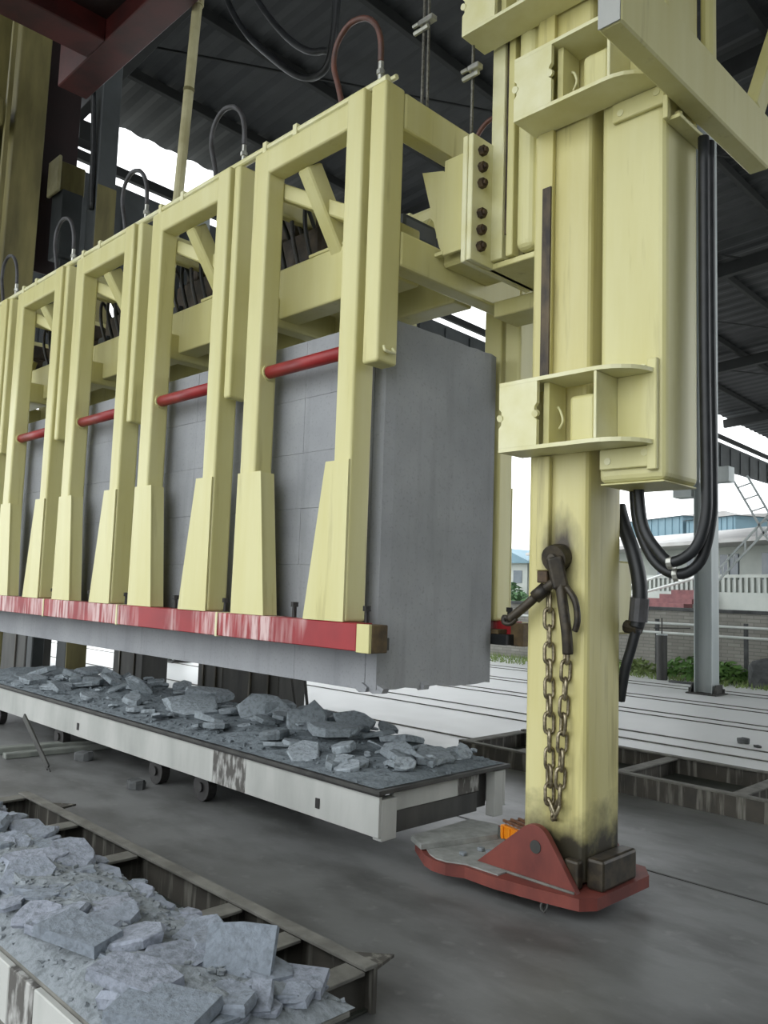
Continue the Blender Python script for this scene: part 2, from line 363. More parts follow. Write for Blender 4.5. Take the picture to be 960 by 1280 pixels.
# ================================================================== clamp gates (front row and mirrored rear row)
PITCH = 1.185; YF = -0.19; YB = -0.065
def make_gate(first):
    g = thing('clamp_gate', (-0.51, -0.13, 1.04), 'x', 'clamp')
    x0, x1 = -0.158, -0.029     # right post
    c0, c1 = -0.975, -0.832     # left post
    box('post', x0, x1, YF-0.012, YB, 1.17, 3.865, 'yellow', g, 0.016, 3)
    box('post', c0, c1, YF, YB, 1.17, 3.84, 'yellow', g, 0.016, 3)
    box('top_beam', c0+0.02, x0+0.03, YF+0.002, YB-0.002, 3.69, 3.838, 'yellow', g, 0.016, 3)
    # flared gusset plates at the foot, wrapping the front of each post
    prism('gusset', [(x0-0.045, 1.955), (x1-0.004, 1.955), (x1-0.004, 1.172), (x0-0.175, 1.172)], 1, YF-0.022, YF-0.0125, 'yellow', g)
    prism('gusset', [(c0+0.004, 1.955), (c1+0.075, 1.955), (c1+0.155, 1.172), (c0-0.004, 1.172)], 1, YF-0.011, YF-0.0005, 'yellow', g)
    prism('gusset_web', [(x0-0.04, 1.95), (x0+0.0, 1.95), (x0+0.0, 1.172), (x0-0.165, 1.172)], 1, YF-0.011, YB-0.04, 'yellow', g)
    prism('gusset_web', [(c1-0.0, 1.95), (c1+0.07, 1.95), (c1+0.15, 1.172), (c1, 1.172)], 1, YF, YB-0.04, 'yellow', g)
    tb = cyl('cross_tube', (c1-0.005, -0.125, 2.53), (x0+0.005, -0.125, 2.53), 0.036, 'redtube', g, 16)
    for p in tb.data.polygons: p.use_smooth = len(p.vertices) == 4
    v, fc = tube_vf([(c1, -0.125, 2.53), (c1+0.012, -0.125, 2.53)], 0.045, 16); mk('tube_collar', v, fc, 'yellow', g)
    xe = 0.147 if first else 0.095
    box('gripping_bar', -1.082, 0.06 if first else xe, YF-0.02, -0.10, 1.04, 1.17, 'red', g, 0.004)
    if first:
        box('bar_end_cap', 0.061, xe, YF-0.019, -0.19, 1.035, 1.168, 'yellow', g, 0.002)
        box('bar_end_core', 0.061, xe+0.001, -0.1895, -0.085, 1.035, 1.165, 'brownsteel', g, 0.004)
    else:
        box('bar_joint', xe-0.022, xe-0.002, YF-0.022, -0.10, 1.035, 1.172, 'pale', g, 0.003)
    box('bar_top_lip', -1.08, xe-0.12, -0.10, -0.012, 1.10, 1.125, 'brownsteel', g, 0.002)
    box('rubber_pad', -1.06, xe-0.06, -0.084, -0.012, 1.04, 1.10, 'rubber', g, 0.002)
    for x in (0.03, -0.31, -0.52):
        s = cyl('stud', (x, -0.115, 1.168), (x, -0.115, 1.245), 0.012, 'blackstud', g, 8)
        cyl('stud_head', (x, -0.115, 1.225), (x, -0.115, 1.25), 0.020, 'blackstud', s, 6)
    cyl('hinge_pipe', (-1.09, -0.155, 3.872), (0.094, -0.155, 3.872), 0.02, 'pale', g, 10)
    for x in (-0.62, -0.9): box('pipe_clip', x-0.018, x+0.018, -0.18, -0.13, 3.838, 3.905, 'pale', g, 0.003)
    hs = tube('hydraulic_hose', [(-0.25, -0.15, 3.86), (-0.29, -0.15, 3.99), (-0.335, -0.15, 4.13), (-0.315, -0.15, 4.25), (-0.22, -0.15, 4.315), (-0.10, -0.15, 4.29), (-0.015, -0.15, 4.21), (0.02, -0.145, 4.11), (0.02, -0.14, 4.0)], 0.0155, 'hosebrown' if first else 'hose', g, 8, 6)
    ft = cyl('hose_fitting', (0.02, -0.138, 3.885), (0.02, -0.138, 4.0), 0.015, 'chrome', g, 8)
    cyl('fitting_nut', (0.02, -0.138, 3.93), (0.02, -0.138, 3.955), 0.022, 'chrome', ft, 6)
    return g
g0 = make_gate(True); g1 = make_gate(False)
order = ['nearest to the lifting leg', 'second from the lifting leg', 'third from the lifting leg', 'fourth from the lifting leg', 'fifth from the lifting leg']
g0['label'] = 'yellow clamp gate with red foot bar, front row, ' + order[0]; g0['group'] = 'front clamp gates'
KIDS[g0] = list(g0.children); KIDS[g1] = list(g1.children)
for k in range(1, 5):
    g = g1 if k == 1 else copy_tree(g1)
    g.location = (-0.51-PITCH*k, -0.13, 1.04)
    g['label'] = 'yellow clamp gate with red foot bar, front row, ' + order[k]; g['group'] = 'front clamp gates'
for k in range(5):
    g = copy_tree(g0 if k == 0 else g1)
    g.location = (-0.51-PITCH*k, 0.907+0.13, 1.04); g.scale = (1, -1, 1)
    g['label'] = 'yellow clamp gate behind the concrete block, rear row, ' + order[k]; g['group'] = 'rear clamp gates'

# ================================================================== fixed clamp frame
t = thing('grab_frame', (-2.6, 0.45, 2.42), 'yellow fixed frame the clamp gates hang from, bolted to the lifting carriage', 'steel frame')
XP = [0.008-PITCH*k for k in range(6)]
for k, x in enumerate(XP):
    for yy in ((YF, -0.05), (0.957, 1.097)):
        p = box('hanger_post', x if k == 0 else x-0.01, x+0.11 if k == 0 else x+0.052, yy[0] if k == 0 else yy[0]+0.004*(1 if yy[0] < 0 else -1), yy[1], 2.42, 3.85, 'yellow', t, 0.016, 3)
        if k == 0 and yy[0] < 0:
            tube('lifting_eye', [(0.119, -0.15, 2.50), (0.135, -0.15, 2.475), (0.135, -0.09, 2.475), (0.119, -0.09, 2.50)], 0.008, 'pale', p, 6)
    z1 = 3.84; x1 = x+0.11 if k == 0 else x+0.045
    box('cross_beam', x1-0.11 if k == 0 else x1-0.06, x1, -0.052, 0.959, 3.645, z1, 'yellow', t, 0.014, 2)
    box('lower_cross_beam', x1-0.11, x1, -0.052, 0.959, 2.93, 3.115, 'yellow', t, 0.014, 2)
for yy in (0.16, 0.62): box('spine_beam', -5.95, -0.1, yy, yy+0.16, 2.98, 3.30, 'yellow', t, 0.012, 2)
for k in range(5):
    x = -0.62-PITCH*k
    for sgn, yb in ((1, -0.06), (-1, 0.967)):
        beam('brace', (x, yb, 3.70), (x, yb+sgn*0.30, 3.25), 0.10, 0.12, 'yellow', t, 0.01)
    box('spine_plate', x-0.25, x+0.10, 0.16, 0.78, 3.30, 3.32, 'yellow', t, 0.003)
    a = box('actuator_cylinder', x+0.22, x+0.40, 0.3, 0.6, 3.305, 3.45, 'bluegrey', t, 0.03, 2)
    beam('brace', (x-0.30, -0.06, 3.66), (x+0.30, 0.2, 3.36), 0.07, 0.09, 'yellow', t, 0.008)
for k in range(5):
    x = -1.25-PITCH*k
    mb = box('valve_manifold', x-0.28, x+0.26, 0.34, 0.74, 3.325, 3.62, 'clutter', t, 0.02)
    box('valve_cap', x-0.22, x-0.05, 0.38, 0.66, 3.62, 3.86, 'clutter', mb, 0.03, 2)
    box('valve_cap', x+0.0, x+0.2, 0.42, 0.7, 3.62, 3.78, 'clutter', mb, 0.03, 2)
    for q in range(4):
        xx = x-0.2+q*0.13
        tube('manifold_hose', [(xx, 0.36, 3.6), (xx+0.02, 0.26, 3.72), (xx+0.05, 0.24, 3.55), (xx+0.05, 0.3, 3.36)], 0.014, 'rubber' if q % 2 else 'hose', mb, 6)
# arm out to the carriage flange
box('arm', 0.112, 0.336, 0.27, 0.64, 3.02, 3.58, 'yellow', t, 0.012)
prism('arm_gusset', [(-0.02, 3.57), (0.13, 3.53), (0.17, 3.50), (0.17, 3.14), (0.14, 3.08), (0.115, 3.12)], 1, 0.235, 0.262, 'yellow', t)
box('arm_front_plate', 0.165, 0.335, 0.205, 0.225, 3.05, 3.56, 'yellow', t, 0.003)
box('arm_stop', 0.06, 0.17, 0.2, 0.235, 3.055, 3.075, 'yellow', t, 0.002)
box('flange', 0.337, 0.367, 0.145, 0.70, 2.95, 3.60, 'pale', t, 0.004)
cyl('feed_pipe', (-5.85, -0.10, 3.905), (0.10, -0.10, 3.905), 0.014, 'pale', t, 8)

# ================================================================== lifting carriage on the leg
t = thing('lifting_carriage', (0.5, 0.45, 2.96), 'yellow sliding carriage with a column of rusty bolts between clamp frame and leg', 'carriage')
fl = box('flange', 0.368, 0.398, 0.15, 0.70, 2.955, 3.605, 'pale', t, 0.004)
for z in (3.035, 3.12, 3.205, 3.36, 3.445, 3.53):
    b = cyl('bolt', (0.398, 0.215, z), (0.425, 0.215, z), 0.026, 'bolt', fl, 6)
    cyl('bolt_tip', (0.425, 0.215, z), (0.437, 0.215, z), 0.014, 'bolt', fl, 8)
box('guide_plate', 0.386, 0.465, 0.31, 0.60, 2.99, 4.45, 'pale', t, 0.004)
box('wear_groove', 0.465, 0.492, 0.33, 0.58, 3.12, 4.45, 'wear', t, 0)
box('guide_plate', 0.492, 0.532, 0.305, 0.60, 2.99, 4.45, 'yellow', t, 0.004)
box('shadow_gap_core', 0.533, 0.56, 0.36, 0.58, 2.99, 4.45, 'olive', t, 0)  # recessed core; its dull tone paints the shadow of the gap
box('guide_tube', 0.555, 0.668, 0.285, 0.60, 2.99, 4.62, 'yellow', t, 0.045, 4)
box('bottom_plate', 0.37, 0.668, 0.33, 0.75, 2.955, 2.985, 'yellow', t, 0.004)
box('side_stiffener', 0.12, 0.60, 0.70, 0.92, 2.86, 2.95, 'yellow', t, 0.006)

# ================================================================== lifting leg
t = thing('hoist_mast', (0.82, 0.45, 0.06), 'yellow square lifting leg with red foot plate and hanging chain', 'machine leg')
LXa, LXb, LYa, LYb = 0.655, 0.972, 0.30, 0.60
box('leg_tube', LXa, LXb, LYa, LYb, 0.115, 4.9, 'leg', t, 0.028, 3)
box('guide_bar', 0.695, 0.785, 0.272, 0.299, 2.30, 4.9, 'leg', t, 0.003)
box('wear_strip', 0.735, 0.783, 0.262, 0.2715, 2.30, 3.24, 'wear', t, 0.002)
box('guide_bar', 0.725, 0.79, 0.270, 0.299, 1.44, 1.96, 'leg', t, 0.004)
box('guide_bar_tip', 0.73, 0.785, 0.272, 0.298, 1.385, 1.4395, 'bolt', t, 0.004)
# latch with handle
v, fc = tube_vf([(0.835, 0.299, 1.50), (0.835, 0.285, 1.50), (0.835, 0.245, 1.49)], 0.062, 18)
la = mk('latch', v, fc, 'grease', t)
cyl('latch_pin', (0.838, 0.246, 1.49), (0.838, 0.222, 1.49), 0.022, 'grease', la, 10)
beam('latch_arm', (0.845, 0.235, 1.50), (0.87, 0.255, 1.36), 0.055, 0.07, 'grease', la, 0.012, 2)
tube('latch_handle', [(0.86, 0.245, 1.40), (0.78, 0.24, 1.345), (0.70, 0.225, 1.275), (0.625, 0.215, 1.215)], 0.022, 'grease', la, 8)
tube('handle_grip', [(0.80, 0.24, 1.36), (0.75, 0.235, 1.32)], 0.032, 'grease', la, 8)
tube('handle_ring', [(0.625, 0.215, 1.215), (0.60, 0.21, 1.225), (0.60, 0.21, 1.20), (0.63, 0.215, 1.195), (0.66, 0.22, 1.22)], 0.012, 'grease', la, 6)
tube('latch_hook', [(0.865, 0.25, 1.40), (0.89, 0.245, 1.28), (0.905, 0.25, 1.17), (0.905, 0.262, 1.08)], 0.024, 'grease', la, 8)
tube('latch_link', [(0.90, 0.25, 1.37), (0.945, 0.25, 1.31), (0.955, 0.255, 1.23), (0.94, 0.26, 1.18)], 0.014, 'grease', la, 6)
# foot
fp = prism('foot_plate', [(0.24, 0.11), (0.31, 0.085), (0.39, 0.085), (0.47, 0.125), (0.62, 0.12), (0.85, 0.15), (1.02, 0.185), (1.065, 0.25), (1.07, 0.68), (1.0, 0.78), (0.12, 0.78), (0.06, 0.24)], 2, 0.055, 0.105, 'redprimer', t)
prism('dust_layer', [(0.26, 0.125), (0.32, 0.10), (0.38, 0.105), (0.46, 0.145), (0.64, 0.145), (0.64, 0.74), (0.14, 0.74), (0.09, 0.25)], 2, 0.1055, 0.112, 'dustlight', fp)
pts = [(0.46, 0.106)]
for i in range(9):
    a = math.radians(135-i*12.5); pts.append((0.775+0.085*math.cos(a), 0.255+0.085*math.sin(a)))
pts += [(0.99, 0.106)]
fn = prism('foot_fin', pts, 1, 0.215, 0.245, 'redprimer', t)
v, fc = tube_vf([(0.785, 0.2145, 0.25), (0.785, 0.2120, 0.25)], 0.028, 14); mk('fin_hole', v, fc, 'darksteel', fn)
tube('fin_weld', [(0.47, 0.213, 0.108), (0.7, 0.210, 0.109), (0.98, 0.212, 0.108)], 0.007, 'dusthighlight', fn, 6)
prism('foot_fin', pts, 1, 0.655, 0.685, 'redprimer', t)
box('foot_block', 0.975, 1.055, 0.31, 0.60, 0.106, 0.235, 'grease', t, 0.014, 2)
box('foot_block', 0.90, 0.972, 0.252, 0.298, 0.106, 0.225, 'grease', t, 0.012, 2)
tube('foot_ring', [(0.86, 0.16, 0.055), (0.86, 0.15, 0.035), (0.875, 0.15, 0.022), (0.888, 0.15, 0.035), (0.888, 0.16, 0.055)], 0.005, 'darksteel', t, 6)
box('rear_bracket', 0.76, 0.95, 0.601, 0.74, 1.16, 1.50, 'yellow', t, 0.01)
hz = tube('leg_hose', [(0.92, 0.66, 1.76), (0.955, 0.65, 1.66), (1.012, 0.63, 1.541), (1.05, 0.62, 1.40), (1.05, 0.62, 1.27), (1.036, 0.62, 1.20)], 0.034, 'rubber', t, 10)
cyl('hose_sleeve', (1.052, 0.62, 1.33), (1.043, 0.62, 1.225), 0.042, 'hose', hz, 12)
cyl('hose_elbow', (0.98, 0.63, 1.20), (1.05, 0.62, 1.19), 0.03, 'grease', hz, 10)
tube('drain_hose', [(1.035, 0.62, 1.19), (1.01, 0.62, 1.10), (0.985, 0.62, 1.02), (0.962, 0.63, 0.93), (0.945, 0.64, 0.86)], 0.024, 'rubber', t, 8)

# chain hanging from the latch
ch = thing('chain', (0.84, 0.27, 0.37), 'steel link chain hanging in a long loop down the face of the lifting leg', 'chain')
def link_mesh():
    P = []; a, b = 0.026, 0.02
    for i in range(6): P.append((b*math.cos(math.pi*i/5), 0, a+b*math.sin(math.pi*i/5)))
    for i in range(6): P.append((-b*math.cos(math.pi*i/5), 0, -a-b*math.sin(math.pi*i/5)))
    return tube_vf(P, 0.0085, 6, True)
lv, lf = link_mesh(); LM = bpy.data.meshes.new('link'); LM.from_pydata(lv, [], lf); LM.materials.append(M['chain'])
LM.polygons.foreach_set('use_smooth', [True]*len(LM.polygons))
def strand(p0, p1):
    p0, p1 = Vector(p0), Vector(p1); n = max(1, round((p1-p0).length/0.073))
    for i in range(n):
        p = p0.lerp(p1, (i+0.5)/n); d = (p1-p0).normalized()
        o = bpy.data.objects.new('link', LM); COL.objects.link(o); o.parent = ch
        o.location = p-ch.location
        q = d.to_track_quat('Z', 'Y').to_matrix().to_4x4() @ Matrix.Rotation(math.radians((35 if i % 2 else -50)+random.uniform(-12, 12)), 4, 'Z')
        o.rotation_euler = q.to_euler()
strand((0.795, 0.276, 1.34), (0.812, 0.276, 0.43)); strand((0.893, 0.274, 1.12), (0.862, 0.276, 0.43))
strand((0.815, 0.274, 0.43), (0.838, 0.274, 0.385)); strand((0.858, 0.274, 0.43), (0.838, 0.274, 0.385))

# ================================================================== gantry post with guide brackets
t = thing('gantry_post', (1.18, 0.45, 1.82), 'thick yellow box post right of the lifting leg with guide brackets and a cross beam', 'gantry')
box('post_tube', 1.022, 1.33, 0.30, 0.62, 1.82, 6.6, 'yellow', t, 0.03, 3)
box('post_cap', 1.03, 1.322, 0.308, 0.612, 1.812, 1.8195, 'yellow', t, 0.002)
box('cross_beam', 1.36, 1.455, -0.30, 1.13, 3.43, 3.70, 'yellow', t, 0.008)
box('beam_end_plate', 1.362, 1.453, -0.306, -0.3005, 3.432, 3.698, 'white', t, 0.001)
a = box('seat_angle', 1.331, 1.395, 0.30, 0.63, 3.355, 3.372, 'yellow', t, 0.002)
for y in (0.36, 0.50): cyl('angle_bolt', (1.36, y, 3.373), (1.36, y, 3.41), 0.018, 'yellow', a, 6)
box('seat_angle', 1.331, 1.355, 0.27, 0.30, 3.355, 3.46, 'yellow', t, 0.003)
beam('post_brace', (1.41, 1.05, 3.70), (1.41, 1.75, 4.9), 0.07, 0.10, 'yellow', t)
cyl('post_pipe', (1.30, 0.80, 3.68), (1.30, 0.80, 6.0), 0.035, 'yellow', t, 12)
box('pipe_plate', 1.225, 1.245, 0.66, 0.80, 3.72, 6.0, 'yellow', t, 0.003)
box('mount_strip', 1.262, 1.306, 0.272, 0.299, 1.86, 2.33, 'yellow', t, 0.004)
def bracket(dx, dy, z0, z1, parent, mount=True):
    x0 = 0.63+dx; yf = 0.10+dy; yb = 0.285+dy
    if parent is None: return
    fpz = [(x0, yf), (x0+0.47, yf)]
    for i in range(7):
        a = math.radians(-90+i*13); fpz.append((x0+0.47+0.19*math.cos(a)+0.0, yf+0.17+0.17*math.sin(a)))
    fpz += [(x0+0.665, yb), (x0, yb)]
    br = prism('guide_bracket', [(x0, z0+0.018), (x0+0.205, z0+0.018), (x0+0.205, z0+0.13), (x0+0.192, z0+0.14), (x0+0.192, z0+0.19), (x0+0.205, z0+0.205), (x0+0.205, z1-0.018), (x0, z1-0.018), (x0, z0+0.2), (x0+0.014, z0+0.185), (x0+0.014, z0+0.125), (x0, z0+0.11)], 1, yf, yf+0.02, 'pale', parent)
    prism('shelf_plate', fpz, 2, z0, z0+0.0175, 'pale', br)
    prism('shelf_plate', fpz, 2, z1-0.0175, z1, 'pale', br)
    box('bracket_web', x0+0.482, x0+0.496, yf+0.005, yb+0.01, z0+0.018, z1-0.018, 'pale', br, 0.002)
    box('bracket_side', x0+0.205, x0+0.235, yf+0.05, yb, z0+0.018, z1-0.018, 'yellow', br, 0.002)
    box('bracket_back', x0+0.497, x0+0.655, yb-0.012, yb, z0+0.018, z1-0.018, 'yellow', br, 0.002)
    box('bracket_side', x0, x0+0.02, yf+0.021, yb-0.06, z0+0.018, z1-0.018, 'pale', br, 0.002)
    box('slide_pad', x0+0.31, x0+0.435, yf+0.09, yb-0.01, z0+0.02, z1-0.085, 'yellow', br, 0.02, 3)
    for x in (x0+0.008, x0+0.198): cyl('ear_bolt', (x, yf+0.012, z0+0.16), (x, yf-0.006, z0+0.155), 0.016, 'pale', br, 10)
    tube('bracket_eye', [(x0+0.236, yf+0.12, z0+0.20), (x0+0.262, yf+0.10, z0+0.175), (x0+0.275, yf+0.10, z0+0.13), (x0+0.25, yf+0.11, z0+0.10)], 0.006, 'pale', br, 6)
    if mount:
        for x, z in ((x0+0.61, z1+0.01), (x0+0.62, z0-0.03), (x0+0.45, z0-0.055)):
            cyl('bracket_bolt', (x, 0.30, z), (x, 0.275, z), 0.016, 'pale', br, 8)
        box('mount_plate', x0+0.41, x0+0.655, 0.278, 0.2995, z0-0.09, z0-0.002, 'yellow', br, 0.004)
    return br
bracket(0.0, 0.0, 1.965, 2.285, t); bracket(0.05, 0.0, 3.52, 3.83, t)
t2 = thing('upper_guide_bracket', (0.7, 0.2, 4.10), 'pale yellow guide bracket above the bolted carriage at the top edge', 'bracket')
bracket(-0.28, 0.0, 4.10, 4.42, t2, False)
box('hanger_plate', 0.36, 1.022, 0.285, 0.305, 4.425, 6.0, 'yellow', t2, 0.004)

# hoses hanging below the gantry post
def uh(label, dx, dz, y):
    t = thing('hydraulic_hose', (1.2+dx, y, 1.45+dz), label, 'hose')
    tube('hose_body', [(1.05+dx, y, 1.90), (1.052+dx, y, 1.78), (1.075+dx, y, 1.64), (1.15+dx*0.7, y, 1.515+dz), (1.255, y, 1.46+dz), (1.355, y, 1.515+dz), (1.402, y, 1.67), (1.408, y, 1.86), (1.402, y, 2.4), (1.40, y, 3.35)], 0.024, 'rubber', t, 10)
    cyl('hose_tie', (1.24, y, 1.455+dz), (1.262, y, 1.457+dz), 0.029, 'chrome', t, 10)
uh('black hydraulic hose hanging in a U below the post, outer of two', 0.0, -0.02, 0.57)
uh('black hydraulic hose hanging in a U below the post, inner of two', 0.05, 0.03, 0.515)

# far leg of the gantry
t = thing('far_gantry_leg', (-6.4, 0.4, 0), 'tall dull yellow gantry leg at the left edge behind the clamp gates', 'gantry')
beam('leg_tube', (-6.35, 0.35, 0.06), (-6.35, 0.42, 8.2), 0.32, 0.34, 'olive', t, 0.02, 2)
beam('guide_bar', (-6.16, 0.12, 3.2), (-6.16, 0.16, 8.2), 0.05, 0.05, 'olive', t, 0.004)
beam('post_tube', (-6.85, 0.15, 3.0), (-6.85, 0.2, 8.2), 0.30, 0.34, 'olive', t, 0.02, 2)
box('guide_bracket', -7.2, -6.15, 0.02, 0.1, 6.2, 6.5, 'olive', t, 0.01)
t = thing('valve_box', (-6.6, 1.05, 5.2), 'pale valve box on the dark bracket beside the far gantry leg', 'machine part')
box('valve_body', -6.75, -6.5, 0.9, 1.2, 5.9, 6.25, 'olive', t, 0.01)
box('valve_flange', -6.78, -6.47, 0.86, 0.9, 5.86, 6.3, 'pipe', t, 0.01)
beam('bracket_arm', (-6.62, 1.05, 5.1), (-6.62, 1.05, 5.9), 0.3, 0.25, 'bluegrey', t)
box('backing_panel', -7.0, -6.96, 0.6, 1.28, 5.0, 8.4, 'reddark', t, 0.004)
box('bracket_post', -6.7, -6.55, 0.98, 1.12, 0.0, 5.1, 'bluegrey', t, 0.01)
t = thing('cable_post', (-6.2, 1.55, 0), 'grey green vertical post between far gantry leg and daylight slot', 'post')
box('post_tube', -6.3, -6.06, 1.15, 1.38, 0.0, 7.6, 'bluegrey', t, 0.01)
box('post_strip', -6.05, -6.03, 1.15, 1.38, 0.0, 5.9, 'olive', t, 0.003)
tube('post_cable', [(-6.1, 1.05, 7.0), (-6.12, 1.1, 6.4), (-6.1, 1.12, 5.6)], 0.03, 'rubber', t)
# red overhead crane frame
t = thing('overhead_crane', (-3.5, -1.0, 6.4), 'dark red overhead crane girder frame in the top left corner', 'crane')
Z = 6.5
box('girder', -5.5, 5.0, 0.40, 0.72, Z, Z+0.5, 'redcrane', t, 0.01)
box('girder', -4.8, -4.42, -4.5, 0.40, Z-0.001, Z+0.5, 'redcrane', t, 0.01)
box('girder_plate', -4.42, 5.0, -4.5, 0.40, Z+0.22, Z+0.26, 'reddark', t, 0)

# pale pipe hanging behind the frame
t = thing('pale_pipe', (-3.55, 0.85, 3.0), 'long pale yellow pipe rising behind the clamp frame in front of daylight slot', 'pipe')
cyl('pipe_body', (-3.72, 0.8, 3.1), (-3.42, 0.8, 6.75), 0.045, 'pipe', t, 12)
cyl('pipe_strap', (-3.50, 0.8, 5.78), (-3.497, 0.8, 5.81), 0.050, 'olive', t, 12)
cyl('pipe_socket', (-3.43, 0.8, 6.58), (-3.425, 0.8, 6.66), 0.055, 'pipe', t, 12)

# wire ropes
def rope(label, p0, p1, n, zclip):
    t = thing('wire_rope', p0, label, 'rope')
    for k in range(n):
        o = 0.018*k; tube('strand', [(p0[0]+o*2.2, p0[1], p0[2]), (p0[0]+o*1.5, p0[1], (p0[2]+p1[2])/2), (p1[0]+o*1.5, p1[1], p1[2])], 0.0085, 'rope', t, 6)
    c = box('rope_clip', p1[0]-0.02, p1[0]+0.02+0.03*n, p1[1]-0.022, p1[1]+0.022, zclip, zclip+0.03, 'chrome', t, 0.004)
    cyl('clip_nut', (p1[0]-0.06, p1[1]-0.015, zclip+0.015), (p1[0]-0.02, p1[1]-0.015, zclip+0.015), 0.011, 'chrome', c, 6)
    cyl('clip_nut', (p1[0]-0.05, p1[1]-0.015, zclip-0.03), (p1[0]+0.05, p1[1]-0.015, zclip-0.03), 0.013, 'chrome', c, 6)
rope('pair of thin wire ropes with shiny clip above the near clamp frame end', (0.05, 0.14, 3.84), (0.045, 0.14, 6.4), 2, 4.33)
rope('single wire rope with a small clip above the bolted flange', (0.352, 0.19, 3.6), (0.352, 0.19, 6.4), 1, 3.96)

# hanging cables
def cable(label, pts, rad=0.035):
    t = thing('hanging_cable', pts[0], label, 'cable'); tube('cable_body', pts, rad, 'rubber', t, 8)
    cyl('cable_clamp', Vector(pts[0])+Vector((0, 0, -0.02)), Vector(pts[0])+Vector((0, 0, 0.06)), rad*1.5, 'darksteel', t, 8)
cable('lower of the black cables sagging under the roof', [(-5.0, 2.0, 8.6), (-4.85, 2.0, 8.05), (-4.45, 2.0, 7.45), (-4.0, 2.0, 6.98), (-3.5, 2.0, 6.53), (-3.15, 2.0, 6.36), (-2.95, 2.0, 6.5), (-2.9, 2.0, 7.2), (-2.95, 2.0, 8.6)])
cable('upper of the black cables sagging under the roof', [(-4.55, 2.0, 8.6), (-4.4, 2.0, 8.0), (-4.0, 2.0, 7.4), (-3.5, 2.0, 6.85), (-3.1, 2.0, 6.6), (-2.9, 2.0, 6.75), (-2.85, 2.0, 8.6)])
cable('thin cable dropping to the hose loop of the nearest gate', [(-3.2, 2.2, 8.7), (-3.1, 2.2, 7.8), (-2.75, 2.2, 7.3), (-2.4, 2.2, 7.1)], 0.025)

# ================================================================== rubble
def stone_mesh(i):
    rnd = random.Random(100+i); n = rnd.choice((6, 7, 8, 9, 10)); th = rnd.uniform(0.08, 0.19)
    el = rnd.uniform(0.55, 0.95); ang = sorted(2*math.pi*(k+rnd.uniform(-0.32, 0.32))/n for k in range(n))
    rad = [rnd.uniform(0.68, 1.08) for _ in range(n)]
    V = []
    for lev, (zz, s) in enumerate(((0, 0.95), (th*0.7, 1.0), (th, 0.92))):
        for k in range(n):
            j = rnd.uniform(0.92, 1.07); V.append((0.5*rad[k]*s*j*math.cos(ang[k]), 0.5*el*rad[k]*s*j*math.sin(ang[k]), zz+rnd.uniform(-0.02, 0.02)))
    V.append((0, 0, th*rnd.uniform(0.95, 1.12))); Fc = []
    for lv_ in range(2):
        for k in range(n):
            a, b = lv_*n+k, lv_*n+(k+1) % n; Fc.append((a, b, b+n, a+n))
    for k in range(n): Fc.append((2*n+k, 2*n+(k+1) % n, 3*n))
    Fc.append(tuple(range(n))[::-1]); return V, Fc
STONES = {}
for mname in ('stone_near', 'stone_far'):
    STONES[mname] = []
    for i in range(18):
        v, fc = stone_mesh(i); m = bpy.data.meshes.new('broken_stone'); m.from_pydata(v, [], fc); m.materials.append(M[mname]); STONES[mname].append(m)
def stone(kind, x, y, z, s, rot, label, group, i=None, cat='rubble'):
    o = bpy.data.objects.new('broken_stone', random.choice(STONES[kind]) if i is None else STONES[kind][i]); COL.objects.link(o)
    o.location = (x, y, z); o.scale = s if isinstance(s, tuple) else (s, s, s*random.uniform(0.7, 1.25)); o.rotation_euler = rot
    tag(o, label, cat, group); return o
def heap(name, x0, x1, y0, y1, z0, hf, mat, step=0.05):
    nx_, ny_ = int((x1-x0)/step), int((y1-y0)/step); V, Fc = [], []
    for i in range(nx_+1):
        for j in range(ny_+1):
            x = x0+(x1-x0)*i/nx_; y = y0+(y1-y0)*j/ny_
            e = min(i, nx_-i, j, ny_-j); V.append((x, y, z0+(hf(x, y)*min(1, e/3)+random.uniform(0, 0.018) if e > 0 else 0.002)))
    for i in range(nx_):
        for j in range(ny_): a = i*(ny_+1)+j; Fc.append((a, a+ny_+1, a+ny_+2, a+1))
    return V, Fc
def crumbs(x0, x1, y0, y1, z0, hf, n, smin, smax):
    V, Fc = [], []
    for _ in range(n):
        x, y = random.uniform(x0, x1), random.uniform(y0, y1)
        e = min(1, min(y-y0, y1-y, x1-x)/0.12); s = random.uniform(smin, smax); z = z0+hf(x, y)*max(e, 0)+0.01
        k = len(V); P = []
        for sx in (-1, 1):
            for sy in (-1, 1):
                for sz in (-1, 1): P.append(Vector((sx*s*random.uniform(0.5, 1.1), sy*s*random.uniform(0.4, 1), sz*s*random.uniform(0.25, 0.6))))
        R = Matrix.Rotation(random.uniform(0, 6.3), 3, 'Z') @ Matrix.Rotation(random.uniform(-0.4, 0.4), 3, 'X')
        V += [R @ p+Vector((x, y, z)) for p in P]
        Fc += [[k+q for q in fq] for fq in ((0, 1, 3, 2), (4, 6, 7, 5), (0, 4, 5, 1), (2, 3, 7, 6), (0, 2, 6, 4), (1, 5, 7, 3))]
    return V, Fc

